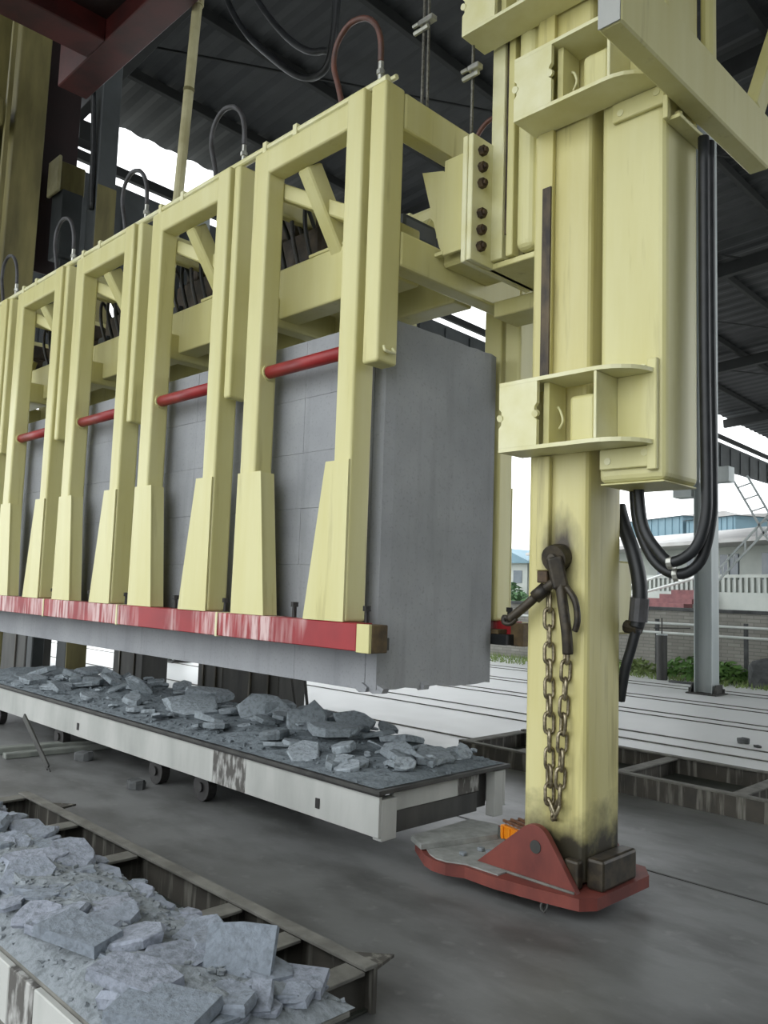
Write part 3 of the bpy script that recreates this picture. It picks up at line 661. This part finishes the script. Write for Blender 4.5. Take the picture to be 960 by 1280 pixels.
# ---- rear transfer car with rubble
t = thing('rear_transfer_car', (-2.7, 0.5, 0), 'white sided transfer car under the hanging block, covered in rubble', 'transfer car')
box('deck_plate', -5.9, 0.06, -0.02, 1.02, 0.355, 0.375, 'darksteel', t, 0.003)
for x0, x1, m in ((-5.9, -1.375, 'white'), (-1.373, -1.045, 'stained'), (-1.043, 0.04, 'white')):
    box('side_plate', x0, x1, 0.0, 0.02, 0.15, 0.345, m, t, 0.002)
box('edge_strip', -5.9, 0.05, -0.012, 0.03, 0.345, 0.355, 'blackstud', t, 0)
for x0, x1 in ((-0.42, -0.34), (-3.2, -3.02)): box('drain_slot', x0, x0+0.03, -0.006, -0.0005, 0.20, 0.25, 'blackstud', t, 0)
box('corner_post', -0.02, 0.041, 0.0205, 0.125, 0.13, 0.325, 'white', t, 0.003)
box('corner_post', -0.02, 0.041, 0.90, 0.979, 0.10, 0.345, 'white', t, 0.003)
box('end_board', -0.02, 0.012, 0.127, 0.62, 0.25, 0.352, 'white', t, 0.003)
box('end_board', -0.02, 0.011, 0.621, 0.80, 0.25, 0.352, 'stained', t, 0.003)
box('end_board', -0.05, -0.02, 0.801, 0.899, 0.15, 0.352, 'blackstud', t, 0.003)
box('end_beam', -0.06, 0.0, 0.127, 0.80, 0.14, 0.249, 'darksteel', t, 0.004)
box('side_plate', -5.9, 0.04, 0.98, 1.0, 0.15, 0.345, 'white', t, 0.002)
for x in (-0.6, -2.0, -3.4, -4.8): box('under_beam', x-0.05, x+0.05, 0.03, 0.97, 0.16, 0.34, 'darksteel', t, 0.003)
for x in (-1.55, -2.1, -3.6, -4.9):
    for y in (0.07, 0.88):
        wh = cyl('wheel', (x, y-0.03, 0.085), (x, y+0.03, 0.085), 0.085, 'blackstud', t, 18)
        cyl('wheel_hub', (x, y-0.045, 0.085), (x, y-0.031, 0.085), 0.03, 'blackstud', wh, 10)
        box('axle_box', x-0.05, x+0.05, y-0.02, y+0.02, 0.12, 0.30, 'darksteel', t, 0.004)
def hrear(x, y):
    h = 0.055+0.07*math.exp(-((x+1.25)/0.5)**2)+0.06*math.exp(-((x+3.2)/1.2)**2)
    return h*(0.35+0.65*min(1, max(0, y)/0.45))
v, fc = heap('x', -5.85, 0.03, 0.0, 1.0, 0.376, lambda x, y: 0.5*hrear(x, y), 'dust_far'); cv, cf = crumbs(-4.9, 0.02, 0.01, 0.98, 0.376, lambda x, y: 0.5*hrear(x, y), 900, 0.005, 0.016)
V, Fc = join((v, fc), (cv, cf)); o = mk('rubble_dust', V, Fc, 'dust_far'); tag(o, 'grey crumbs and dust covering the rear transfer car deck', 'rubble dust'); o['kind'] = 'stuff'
rg = 'rubble on the rear car'
for i in range(138):
    x = -4.9*(random.random()**1.2)-0.06; y = random.uniform(0.03, 0.95); s = random.choice((0.10, 0.13, 0.17, 0.22, 0.27, 0.33))*random.uniform(0.85, 1.15)*(0.7 if x > -0.5 else 1.0)
    x = min(x, -0.06-s*0.35); y = min(max(y, 0.03+s*0.40), 0.97-s*0.42)
    z = 0.378+hrear(x, y)*random.uniform(0.45, 1.0)-s*0.01
    lb = ('large' if s > 0.24 else 'medium' if s > 0.13 else 'small')+' grey broken slab '+('along the front edge' if y < 0.33 else 'in the middle' if y < 0.66 else 'at the back')+' of the far heap, '+('left part' if x < -2.4 else 'centre' if x < -1.0 else 'right part')
    stone('stone_far', x, y, z, s, (random.gauss(0.10, 0.2), random.gauss(0, 0.2), random.uniform(0, 6.28)), lb, rg)
stone('stone_far', -1.15, 0.55, 0.47, (0.30, 0.34, 0.2), (1.1, 0.2, 0.9), 'rounded pale slab standing upright near the middle of the far heap', rg, 3)
stone('stone_far', -1.65, 0.58, 0.46, (0.42, 0.40, 0.3), (0.9, 0.15, 0.5), 'large tilted slab left of the upright one on the far heap', rg, 5)
stone('stone_far', -0.98, 0.78, 0.48, (0.32, 0.3, 0.35), (0.7, 0.1, 0.7), 'dark slab leaning behind the upright one on the far heap', rg, 8)
stone('stone_far', -2.15, 0.34, 0.45, (0.52, 0.36, 0.3), (0.25, 0.1, 0.3), 'broad flat slab left of centre on the far heap', rg, 1)

# ---- near ladder frame and tray with rubble
def ladder(name, x0, x1, y0, y1, h, label, crosses):
    t = thing(name, ((x0+x1)/2, (y0+y1)/2, 0), label, 'steel frame')
    for y in (y0, y1):
        s = 1 if y == y0 else -1
        ra = box('rail', x0, x1, min(y, y+s*0.018), max(y, y+s*0.018), 0, h, 'frame', t, 0.002)
        box('rail_flange', x0, x1, min(y, y+s*0.055), max(y, y+s*0.055), h, h+0.012, 'dusthighlight', ra, 0.002)
    for x in crosses:
        c = box('cross_member', x-0.008, x+0.008, y0+0.019, y1-0.019, 0.0, h-0.012, 'frame', t, 0)
        box('cross_flange', x-0.045, x+0.045, y0+0.056, y1-0.056, h-0.011, h+0.001, 'dusthighlight', c, 0.002)
    box('bottom_sheet', x0+0.02, x1-0.02, y0+0.02, y1-0.02, 0.004, 0.012, 'pitfloor', t, 0)
    return t
t = ladder('near_ladder_frame', -1.80, 0.97, -1.92, -0.915, 0.14, 'dark open steel ladder frame on the floor beneath the near rubble tray', (-1.75, -1.1, -0.51, 0.27, 0.61, 0.925))
for x in (-1.58, 0.80): prism('lug_plate', [(x, -0.914), (x+0.16, -0.914), (x+0.13, -0.80)], 2, 0.125, 0.135, 'frame', t)
t = thing('near_rubble_tray', (0, -1.63, 0.14), 'white sided tray in the bottom left corner heaped with broken slabs', 'transfer car')
box('deck_plate', -1.78, 1.36, -1.90, -1.40, 0.292, 0.307, 'dusthighlight', t, 0.003)
for x0, x1, m in ((-1.78, 0.58, 'white'), (0.582, 0.74, 'stained'), (0.742, 1.36, 'white')):
    box('side_plate', x0, x1, -1.92, -1.90, 0.15, 0.30, m, t, 0.003)
box('end_plate', 1.34, 1.358, -1.90, -1.41, 0.16, 0.291, 'darksteel', t, 0.002)
for x in (-1.7, -0.9, -0.1, 0.7):
    box('bearer', x-0.04, x+0.04, -1.89, -1.42, 0.155, 0.291, 'darksteel', t, 0.003)
for x in (1.06, 1.31):
    for y in (-1.84, -1.47): box('support_leg', x-0.03, x+0.03, y-0.03, y+0.03, 0.0, 0.291, 'darksteel', t, 0.003)
def hnear(x, y):
    return 0.035+0.045*math.exp(-((y+1.70)/0.20)**2)+0.012*math.sin(3.1*x+1)
v, fc = heap('x', -1.76, 1.36, -1.90, -1.385, 0.308, hnear, 'dust_near', 0.04); cv, cf = crumbs(-1.7, 1.35, -1.89, -1.39, 0.308, hnear, 1800, 0.003, 0.011)
V, Fc = join((v, fc), (cv, cf)); o = mk('rubble_dust', V, Fc, 'dust_near'); tag(o, 'pale crumbs and dust between the slabs on the near tray', 'rubble dust'); o['kind'] = 'stuff'
rg = 'rubble on the near tray'
for i in range(160):
    s = random.choice((0.07, 0.09, 0.11, 0.13, 0.15, 0.18, 0.21))*random.uniform(0.85, 1.15)
    x = 1.33-3.0*random.random()**1.25-s*0.3; y = random.uniform(-1.86, -1.36)
    y = min(max(y, -1.89+s*0.38), (-1.41 if s < 0.11 else -1.46)-s*0.25)
    z = 0.305+hnear(x, y)*0.9+random.uniform(-0.012, 0.016)-s*0.03
    lb = ('large' if s > 0.17 else 'medium' if s > 0.115 else 'small')+' blue grey broken slab '+('along the white edge' if y < -1.72 else 'in the middle' if y < -1.56 else 'along the far edge')+' of the near heap, '+('left part' if x < -0.4 else 'centre' if x < 0.5 else 'right part')
    stone('stone_near', x, y, z, s, (random.gauss(0.06, 0.13), random.gauss(0, 0.13), random.gauss(0.35, 0.6)), lb, rg)
def slab(name, pts, th, loc, rot, label):
    n = len(pts); V = [(p, q, 0) for p, q in pts]+[(p*0.97, q*0.97, th) for p, q in pts]
    Fc = [tuple(range(n))[::-1], tuple(range(n, 2*n))]+[(i, (i+1) % n, n+(i+1) % n, n+i) for i in range(n)]
    m = bpy.data.meshes.new(name); m.from_pydata([Vector(q)*0.72 for q in V], [], Fc); m.materials.append(M['stone_near'])
    o = bpy.data.objects.new(name, m); COL.objects.link(o); o.location = loc; o.rotation_euler = rot; tag(o, label, 'rubble', 'rubble on the near tray'); return o
slab('broken_stone', [(-0.13, -0.10), (0.12, -0.11), (0.13, 0.08), (0.0, 0.10), (-0.13, 0.10)], 0.025, (1.10, -1.545, 0.40), (0.8, -0.1, 0.72), 'large pale greenish slab tilted up at the right of the near heap')
slab('broken_stone', [(-0.16, -0.07), (0.13, -0.09), (0.16, 0.04), (0.02, 0.09), (-0.15, 0.06)], 0.04, (1.04, -1.80, 0.385), (0.1, 0.05, 0.4), 'thick flat slab near the white edge of the near tray')
slab('broken_stone', [(-0.17, -0.08), (0.15, -0.10), (0.17, 0.07), (-0.05, 0.10), (-0.16, 0.07)], 0.04, (1.20, -1.82, 0.375), (0.12, -0.06, 0.5), 'big bluish slab at the bottom edge of the near heap')
slab('broken_stone', [(-0.15, -0.08), (0.15, -0.06), (0.16, 0.07), (-0.12, 0.08)], 0.045, (0.72, -1.80, 0.385), (0.15, 0.08, 0.3), 'long grey slab left of the thick one on the near heap')
slab('broken_stone', [(-0.15, -0.06), (0.14, -0.08), (0.16, 0.05), (-0.1, 0.08)], 0.04, (0.50, -1.65, 0.375), (0.18, 0.1, 0.5), 'lilac grey slab in the middle of the near heap')
slab('broken_stone', [(-0.13, -0.09), (0.12, -0.07), (0.11, 0.09), (-0.14, 0.07)], 0.025, (1.22, -1.47, 0.345), (0.06, 0.05, 0.6), 'flat pale slab at the pointed right end of the near heap')
slab('broken_stone', [(-0.15, -0.06), (0.14, -0.07), (0.15, 0.06), (-0.13, 0.07)], 0.045, (-0.05, -1.58, 0.37), (0.1, -0.1, 0.1), 'bluish slab on the left side of the near heap')

# ---- empty ladder frame behind the leg
t = ladder('empty_ladder_frame', -1.45, 3.4, 2.38, 3.28, 0.13, 'empty dark steel ladder frame on the floor behind the lifting leg', (-1.42, -0.9, -0.05, 0.75, 1.6, 2.4, 3.3))
cyl('stop_pin', (-0.92, 2.75, 0.12), (-0.92, 2.75, 0.27), 0.035, 'darksteel', t, 10)

# ================================================================== supports behind the rear car
def pier(x0, x1, y, h, label):
    t = thing('steel_pier', ((x0+x1)/2, y, 0), label, 'support')
    box('pier_body', x0, x1, y, y+0.35, 0.0, h, 'darksteel', t, 0.01)
    box('pier_cap', x0-0.03, x1+0.03, y-0.03, y+0.38, h, h+0.03, 'darksteel', t, 0.004)
    for s in (0.25, 0.75):
        x = x0+(x1-x0)*s; box('pier_rib', x-0.015, x+0.015, y-0.02, y-0.0005, 0.02, h-0.02, 'frame', t, 0.002)
pier(-4.35, -3.72, 2.3, 0.98, 'dark steel pier seen under the block, nearest of four')
pier(-5.35, -4.85, 2.4, 0.95, 'narrow dark pier seen under the block, second from the right')
pier(-7.1, -6.35, 2.25, 0.98, 'dark pier under the block left of the narrow one')
pier(-9.2, -8.05, 1.5, 0.98, 'dark pier at the left edge under the block')
t = thing('leaning_rods', (-2.9, 2.0, 0), 'two thin dark rods leaning under the block beside a pier', 'rod')
cyl('rod', (-3.0, 2.0, 0.0), (-3.35, 2.05, 0.95), 0.014, 'darksteel', t, 8); cyl('rod', (-2.85, 2.0, 0.0), (-3.12, 2.05, 0.98), 0.014, 'darksteel', t, 8)

# ================================================================== small things on the floor
t = thing('loose_rod', (-2.85, -0.35, 0), 'thin dark rod sticking up from the floor at left edge', 'rod')
beam('rod_body', (-3.336, -0.35, 0.312), (-2.86, -0.35, 0.02), 0.014, 0.045, 'darksteel', t, 0.002); cyl('rod_tip', (-2.875, -0.35, 0.03), (-2.825, -0.35, 0.0), 0.006, 'darksteel', t, 6)
t = thing('plank', (-3.5, 0, 0), 'pale plank lying on the floor at left below the white car side', 'plank')
beam('board', (-3.62, -0.42, 0.025), (-3.50, 0.40, 0.025), 0.10, 0.05, 'wood', t); beam('board', (-3.42, -0.44, 0.02), (-3.36, 0.36, 0.02), 0.08, 0.04, 'wood', t)
for x, y, s, lb in ((-2.05, -0.12, 0.14, 'dark lump on the floor below the car side, right one'), (-3.05, 0.0, 0.16, 'dark lump on the floor near the plank'), (-0.27, 5.1, 0.13, 'small brown lump on the pale floor between rails'), (-0.1, 5.0, 0.09, 'smaller brown lump beside another on the pale floor')):
    o = stone('stone_far', x, y, 0.0, (s, s, s*2.2), (0, 0, random.uniform(0, 6)), lb, 'lumps on the floor', None, 'lump'); o.data = o.data.copy(); o.data.materials[0] = M['boulder']
t = thing('stone_offcut', (0.17, 0.38, 0.113), 'long dusty grey slab lying on the foot plate beside the car end', 'slab')
prism('offcut_body', [(0.068, 0.20), (0.20, 0.13), (0.33, 0.55), (0.22, 0.70), (0.068, 0.66)], 2, 0.113, 0.137, 'dustlight', t)
for i in range(5):
    x, y = random.uniform(0.34, 0.5), random.uniform(0.2, 0.5); box('chip', x, x+0.03, y, y+0.025, 0.113, 0.13, 'dust_near', t, 0.003)
t = thing('orange_crate', (0.42, 0.66, 0.113), 'orange plastic crate piece with brown mesh behind the red fin', 'crate')
beam('crate_rim', (0.33, 0.59, 0.15), (0.58, 0.52, 0.15), 0.035, 0.065, 'orange', t, 0.006)
for i in range(9):
    a = i/8; beam('mesh_bar', (0.34+0.24*a, 0.60-0.07*a, 0.19), (0.42+0.24*a, 0.80-0.07*a, 0.19), 0.010, 0.012, 'mesh', t, 0)
for i in range(6):
    a = i/5; beam('mesh_bar', (0.335+0.08*a, 0.59+0.21*a, 0.20), (0.585+0.08*a, 0.52+0.21*a, 0.20), 0.010, 0.012, 'mesh', t, 0)
for i in range(5):
    a = (i+0.5)/5; p = (0.33+0.25*a, 0.59-0.07*a); beam('rim_rib', (p[0]-0.004, p[1]-0.022, 0.12), (p[0]-0.004, p[1]-0.022, 0.18), 0.012, 0.006, 'orange', t, 0)

# ================================================================== beyond the shed: fence, weeds, houses
t = thing('boundary_wall', (-4, 11.35, 0), 'grey block boundary wall behind the weeds', 'wall')
box('wall_body', -24, 8, 11.3, 11.5, -0.03, 1.10, 'brick', t, 0)
box('wall_coping', -24, 8, 11.27, 11.53, 1.10, 1.16, 'boulder', t, 0.004)
t = thing('pipe_rail', (-4, 10.95, 0), 'two white pipes running along the boundary wall', 'pipe')
for z in (0.88, 0.715): cyl('pipe_run', (-16, 11.0, z), (8, 11.0, z), 0.022, 'whitepipe', t, 8)
for x in (-8, -5.9, -4.1, -2.55, -0.5): box('pipe_post', x-0.03, x+0.03, 11.0, 11.05, -0.03, 0.95, 'boulder', t, 0.002)
t = thing('bollard', (-3.48, 9.95, 0), 'dark grey round bollard pipe standing at the edge of floor', 'bollard')
v, fc = tube_vf([(-3.48, 9.95, 0), (-3.48, 9.95, 0.72)], 0.085, 16); mk('bollard_tube', v, fc, 'darksteel', t)
v, fc = tube_vf([(-3.48, 9.95, 0.72), (-3.48, 9.95, 0.74)], 0.09, 16); mk('bollard_cap', v, fc, 'greysteel', t)
cyl('bollard_rod', (-3.48, 9.95, 0.74), (-3.48, 9.95, 1.0), 0.012, 'darksteel', t, 6)
cyl('bollard_arm', (-3.62, 9.95, 0.83), (-3.0, 9.95, 0.86), 0.01, 'darksteel', t, 6)
def plant(x, y, h, rad, n, mat, label, cat='plant', lo=0.0):
    t = thing('weed_clump' if cat == 'plant' else 'bush', (x, y, 0), label, cat); V, Fc = [], []; rnd = random.Random(int(x*100)+int(y*10))
    for i in range(n):
        a = rnd.uniform(0, 6.28); rr = rad*math.sqrt(rnd.random()); zz = lo+h*rnd.uniform(0.15, 1)*(1-0.5*(rr/rad)**2); c = Vector((x+rr*math.cos(a), y+rr*math.sin(a)*0.6, zz))
        s = rnd.uniform(0.04, 0.09)*(1 if cat == 'plant' else 2.5); d1 = Vector((rnd.uniform(-1, 1), rnd.uniform(-1, 1), rnd.uniform(-0.3, 0.6))).normalized(); d2 = d1.cross(Vector((rnd.uniform(-1, 1), rnd.uniform(-1, 1), rnd.uniform(0.2, 1)))).normalized()
        k = len(V); V += [c-d1*s, c+d2*s*0.45, c+d1*s, c-d2*s*0.45]; Fc.append((k, k+1, k+2, k+3))
    o = mk('foliage', V, Fc, mat, t); o['kind'] = 'stuff'
    for i in range(7):
        a = rnd.uniform(0, 6.28); cyl('stem', (x, y, 0), (x+0.5*rad*math.cos(a), y+0.3*rad*math.sin(a), lo+h*0.6), 0.008 if cat == 'plant' else 0.03, mat, t, 5)
plant(-3.1, 10.4, 0.42, 0.55, 420, 'leaf', 'leafy green weeds between bollard and grey column')
plant(-2.75, 10.7, 0.35, 0.35, 200, 'leaf', 'smaller green weeds close left of the grey column')
plant(-4.3, 10.6, 0.26, 0.55, 260, 'grass', 'low yellowish weeds left of the bollard')
plant(-2.2, 10.75, 0.25, 0.5, 260, 'leaf', 'green weeds between grey column and dark boulder')
plant(-1.75, 10.9, 0.22, 0.4, 180, 'grass', 'yellowish weeds behind the dark boulder')
V, Fc = [], []
for i in range(2600):
    x, y = random.uniform(-9, 2), random.uniform(9.9, 11.2); h = random.uniform(0.04, 0.12); k = len(V); dx, dy = random.uniform(-0.05, 0.05), random.uniform(-0.05, 0.05)
    V += [(x-0.012, y, 0.0), (x+0.012, y, 0.0), (x+dx, y+dy, h)]; Fc.append((k, k+1, k+2))
o = mk('grass', V, Fc, 'grass'); tag(o, 'thin yellowish grass strip in front of the boundary wall', 'grass'); o['kind'] = 'stuff'
bm = bmesh.new(); bmesh.ops.create_icosphere(bm, subdivisions=3, radius=1.0)
for v in bm.verts:
    p = v.co; k = 1+0.16*math.sin(3.1*p.x+1)*math.cos(2.7*p.y)+0.10*math.sin(5*p.z+2*p.x)+random.uniform(-0.03, 0.03)
    v.co = Vector((-1.85+p.x*0.52*k, 10.5+p.y*0.36*k, max(0.0, 0.16+p.z*0.34*k)))
v, fc = bm_out(bm); o = mk('boulder', v, fc, 'boulder'); tag(o, 'dark grey boulder at the right edge by the weeds', 'boulder')
o = stone('stone_far', -3.05, 9.75, 0.0, (0.6, 0.2, 0.4), (0, 0, 0.1), 'low dark lump left of the grey column base', None, 6, 'lump'); o.data = o.data.copy(); o.data.materials[0] = M['boulder']; o.name = 'floor_lump'
# lattice ladders outside
def lattice(label, p0, p1, q0, q1, n):
    t = thing('steel_ladder', p1, label, 'ladder')
    p0, p1, q0, q1 = map(Vector, (p0, p1, q0, q1))
    beam('ladder_rail', p0, p1, 0.035, 0.035, 'greysteel', t, 0); beam('ladder_rail', q0, q1, 0.035, 0.035, 'greysteel', t, 0)
    for i in range(n): a = (i+0.6)/n; beam('rung', p0.lerp(p1, a), q0.lerp(q1, a), 0.025, 0.025, 'greysteel', t, 0)
lattice('upper grey lattice ladder outside, falling to the right', (-3.537, 13, 3.62), (-2.9, 13, 2.45), (-3.28, 13, 3.70), (-2.64, 13, 2.52), 5)
lattice('lower grey lattice ladder outside, rising to the right from the column', (-4.1, 13, 1.62), (-2.6, 13, 3.25), (-4.1, 13, 1.42), (-2.6, 13, 3.0), 7)
# white house, angled
t = thing('white_house', (-9.5, 23.5, 0), 'white rendered house with balustrade and red stairs beyond the wall', 'house')
ax = Vector((-6.135+11.798, 21.835-24.966, 0)).normalized(); nrm = Vector((-ax.y, ax.x, 0))  # nrm points away from the camera
org = Vector((-11.798, 24.966, 0))
def hp(a, b, z): return org+ax*a+nrm*b+Vector((0, 0, z))
def hbox(name, a0, a1, b0, b1, z0, z1, mat, parent):
    P = [hp(a, b, z) for a in (a0, a1) for b in (b0, b1) for z in (z0, z1)]
    bm = bmesh.new(); vs = [bm.verts.new(p) for p in P]
    for q in ((0, 1, 3, 2), (4, 6, 7, 5), (0, 4, 5, 1), (2, 3, 7, 6), (0, 2, 6, 4), (1, 5, 7, 3)): bm.faces.new([vs[i] for i in q])
    v, fc = bm_out(bm); return mk(name, v, fc, mat, parent)
hbox('wall_body', -9, 14, 1.6, 9, -0.03, 3.15, 'house', t)
rf = hbox('roof_eave', -9.5, 14, 0.0, 9, 3.1, 3.22, 'eave', t)
P = [hp(-9.5, 0, 3.22), hp(14, 0, 3.22), hp(14, 4.5, 4.05), hp(-9.5, 4.5, 4.05), hp(-9.5, 9, 3.22), hp(14, 9, 3.22)]
mk('roof', P, [(0, 1, 2, 3), (3, 2, 5, 4), (0, 3, 4), (1, 5, 2)], 'eave', t)
hbox('terrace', -9, 14, 0.0, 1.6, -0.03, 1.55, 'house', t)
br = hbox('balustrade_rail', -3, 14, 0.02, 0.14, 2.0, 2.1, 'house', t)
for i in range(64):
    a = -2.6+i*0.26
    hbox('baluster', a, a+0.11, 0.04, 0.12, 1.56, 2.0, 'house', t)
for a in (-1.2, 0.6, 2.4, 4.4, 6.6):
    wn = hbox('window', a, a+0.9, 1.55, 1.6, 2.0, 2.85, 'glass', t); hbox('window_frame', a+0.42, a+0.48, 1.52, 1.55, 2.0, 2.85, 'house', wn)
for i in range(8):
    hbox('stair_step', 0.75+i*0.22, 4.2, -2.4+i*0.3, -2.1+i*0.3+0.02, 0.4+i*0.15, 0.55+i*0.15, 'stairs', t)
v, fc = tube_vf([hp(0.6, -2.4, 1.0), hp(1.5, -2.4, 1.05), hp(3.2, -0.2, 1.95), hp(4.3, -0.1, 2.4)], 0.05, 6); mk('stair_handrail', v, fc, 'whitepipe', t)
v, fc = tube_vf([hp(-0.8, -2.4, 0.9), hp(1.8, 0.0, 2.2)], 0.05, 6); mk('stair_handrail', v, fc, 'whitepipe', t)
def shed(label, a0, a1, b0, b1, zt, zr, mat):
    t = thing('sheet_shed', hp((a0+a1)/2, (b0+b1)/2, 0), label, 'building')
    hbox('shed_wall', a0, a1, b0, b1, -0.03, zt, mat, t)
    P = [hp(a0-.2, b0-.2, zt), hp(a1+.2, b0-.2, zt), hp(a1+.2, (b0+b1)/2, zr), hp(a0-.2, (b0+b1)/2, zr), hp(a0-.2, b1+.2, zt), hp(a1+.2, b1+.2, zt)]
    mk('shed_roof', P, [(0, 1, 2, 3), (3, 2, 5, 4), (0, 3, 4), (1, 5, 2)], 'eave', t)
    for i in range(9): a = a0+(a1-a0)*(i+0.5)/9; hbox('sheet_rib', a-0.04, a+0.04, b0-0.04, b0, 0, zt-0.05, mat, t)
shed('pale blue sheet metal shed behind the white house, left one', -17, -11.3, 10, 15, 5.7, 6.1, 'shed')
shed('pale blue sheet metal shed behind the white house, right one', -11.0, -7.2, 10, 14, 5.4, 5.65, 'shed')
t = thing('small_house', (-22.5, 31, 0), 'small grey gabled house seen between rear clamp post and leg', 'house')
box('wall_body', -25, -20.3, 30, 34, -0.03, 2.75, 'house', t, 0); box('window', -21.1, -20.6, 29.97, 30, 1.8, 2.4, 'glass', t, 0)
prism('roof', [(-25.5, 2.75), (-19.8, 2.75), (-21.6, 3.5)], 1, 29.7, 34, 'shed', t)
plant(-20.6, 28.6, 1.4, 1.2, 500, 'leaf2', 'round green bush in front of the small grey house', 'bush', 0.5)
